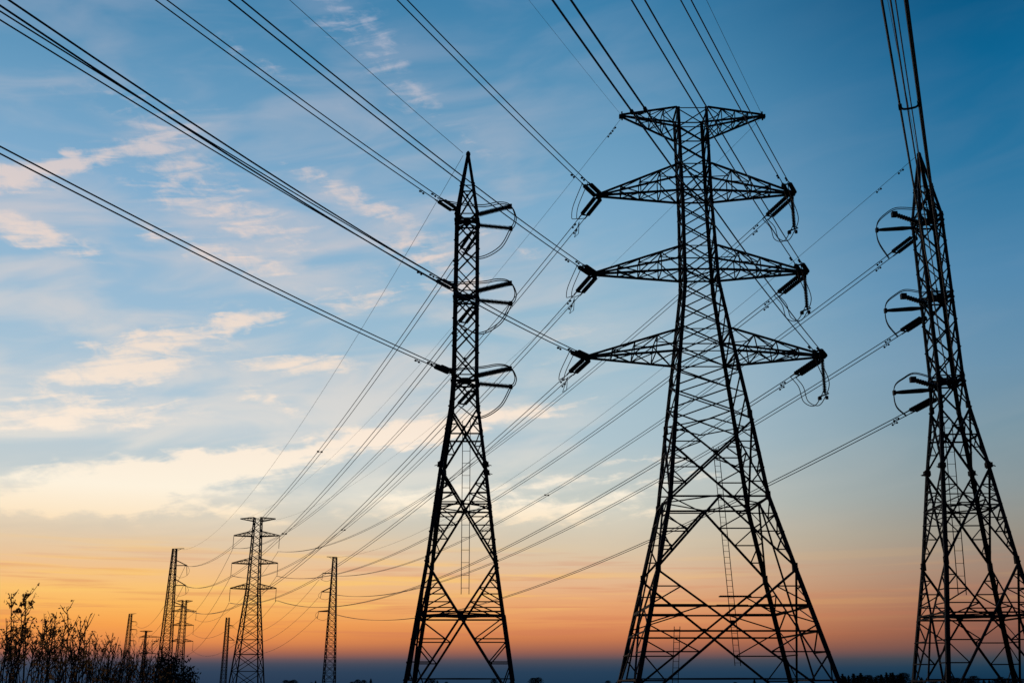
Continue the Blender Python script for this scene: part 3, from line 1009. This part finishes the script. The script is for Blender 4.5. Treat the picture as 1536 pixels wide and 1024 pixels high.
def bush(label, loc, h, rad, rn, n=2600, name='bush', cat='bush'):
    root = empty(name, loc)
    tag(root, label, cat)
    st, fo = MB(), MB()
    for k in range(26):
        a = rn.uniform(0, 2 * math.pi)
        rr = rad * rn.uniform(.2, 1)
        tip = V((math.cos(a) * rr, math.sin(a) * rr, h * rn.uniform(.7, 1.03) * math.sqrt(max(.1, 1 - (rr / rad * .75) ** 2))))
        b = V((0, 0, -.1))
        pts = [b.lerp(tip, q / 5) + V((rn.uniform(-.05, .05), rn.uniform(-.05, .05), 0)) for q in range(6)]
        st.tube(pts, [.022 * (1 - q / 6.5) for q in range(6)], 4)
        for q in range(11):
            t = rn.uniform(.35, 1.05)
            leaf_clump(fo, b.lerp(tip, t) + V((rn.gauss(0, .1), rn.gauss(0, .1), rn.gauss(0, .07))) * rad, .16, n // 290, .042, rn)
    st.build('stem', BARK, root)
    fo.build('foliage', LEAFD, root)
bush('dark round bush at the foot of the slim pylon beside the thicket', (at(250, 26), 26, -.05), 2.42, .62, random.Random(7), 4200)
bush('low dark bush beside the round bush, toward the flat topped pylon', (at(276, 27), 27, -.05), 2.15, .36, random.Random(8), 2200)

# dry grass round the thicket and under the lines
rn = random.Random(5)
gr = MB()
for _ in range(14000):
    y = 7 + 60 * rn.random() ** 1.7
    x = rn.uniform(-1, 1) * (7 + y * .75)
    hh = rn.uniform(.12, .42); a = rn.uniform(0, 6.28); w_ = .012 + y * .0003
    z0 = gz(x, y) - .02
    i0 = len(gr.v)
    gr.v += [(x - w_ * math.cos(a), y - w_ * math.sin(a), z0), (x + w_ * math.cos(a), y + w_ * math.sin(a), z0), (x + rn.gauss(0, .08), y + rn.gauss(0, .08), z0 + hh)]
    gr.f.append((i0, i0 + 1, i0 + 2))
tag(gr.build('grass', LEAFD), 'dry grass growing below the saplings and pylons', 'grass', kind='stuff')

# ================================================================== tree line far behind
def far_tree_meshes(rn, kind):
    fo, tr = MB(), MB()
    H = 1.0
    tr.tube([(0, 0, -.05), (.01, 0, .4), (0, 0, .85)], [.03, .02, .008], 5)
    for _ in range(7):
        z = rn.uniform(.25, .7); a = rn.uniform(0, 6.28)
        tr.tube([(0, 0, z), (math.cos(a) * .16, math.sin(a) * .16, z + .12)], [.012, .004], 3)
    for _ in range(1000):
        if kind == 0:      # conifer
            z = rn.uniform(.03, 1.0)
            rmax = .34 * (1 - z) ** .8 + .02
            rmax *= .75 + .35 * math.sin(z * 40)
        else:
            z = rn.uniform(.18, .98)
            rmax = .42 * math.sqrt(max(0, 1 - ((z - .5) / .52) ** 2)) * rn.uniform(.75, 1.15)
        a = rn.uniform(0, 6.28)
        rr = rmax * math.sqrt(rn.random())
        leaf_clump(fo, (math.cos(a) * rr, math.sin(a) * rr, z), .02, 1, .045, rn)
    return fo, tr
protos = []
for k in range(4):
    rn = random.Random(500 + k)
    fo, tr = far_tree_meshes(rn, 0 if k < 2 else 1)
    r_ = empty('distant_tree', (0, 0, 0))
    tr.build('trunk', BARK, r_)
    fo.build('crown', CONIFER, r_)
    protos.append((r_, list(r_.children)))
used = set()
# (first column, last column, count, top row, depth)
rows = [(1262, 1362, 18, 1013, 640), (1362, 1540, 18, 1017, 660), (422, 445, 3, 1018, 640), (462, 474, 2, 1019, 640), (520, 560, 4, 1021, 640),
        (642, 676, 3, 1019, 660), (795, 812, 2, 1018, 650), (900, 930, 3, 1019, 650), (1000, 1240, 8, 1021, 660), (690, 780, 4, 1022, 700)]
rn = random.Random(77)
GT = 'trees of the far skyline'
wherename = ['between the broad pylon and the cut off pylon', 'behind the legs of the cut off pylon', 'beside the small flat topped pylon', 'beside the lone small slim pylon',
             'in the gap beyond the lone small slim pylon', 'behind the legs of the lone peaked pylon', 'just beyond the legs of the lone peaked pylon', 'just before the legs of the broad pylon',
             'behind the legs of the broad pylon', 'at the far leg of the lone peaked pylon']
for ri, (u0, u1, cnt, vt, Y) in enumerate(rows):
    for q in range(cnt):
        u = u0 + (u1 - u0) * (q + rn.uniform(.2, .8)) / cnt
        y = Y + rn.uniform(-40, 60)
        top = (1026 - (vt + rn.uniform(-3, 5))) / FPX * y * 1.05 + 1.6
        k = rn.choice((0, 0, 1, 1, 2, 3) if ri == 0 else (0, 1, 2, 3, 2))
        pr_, chs = protos[k]
        if k not in used:
            o = pr_; used.add(k)
        else:
            o = pr_.copy(); C.objects.link(o)
            for ch in chs:
                c = ch.copy(); C.objects.link(c); c.parent = o
        o.location = ((u - 768) / FPX * y * .953, y, -.1)
        o.scale = (top * rn.uniform(1.1, 1.7), top * rn.uniform(1.1, 1.6), top)
        o.rotation_euler = (0, 0, rn.uniform(0, 6.28))
        tag(o, 'tiny dark tree on the far skyline %s' % wherename[ri], 'tree', GT + ' ' + wherename[ri])
for k in range(4):
    if k not in used:
        for ch in protos[k][1]: bpy.data.objects.remove(ch)
        bpy.data.objects.remove(protos[k][0])
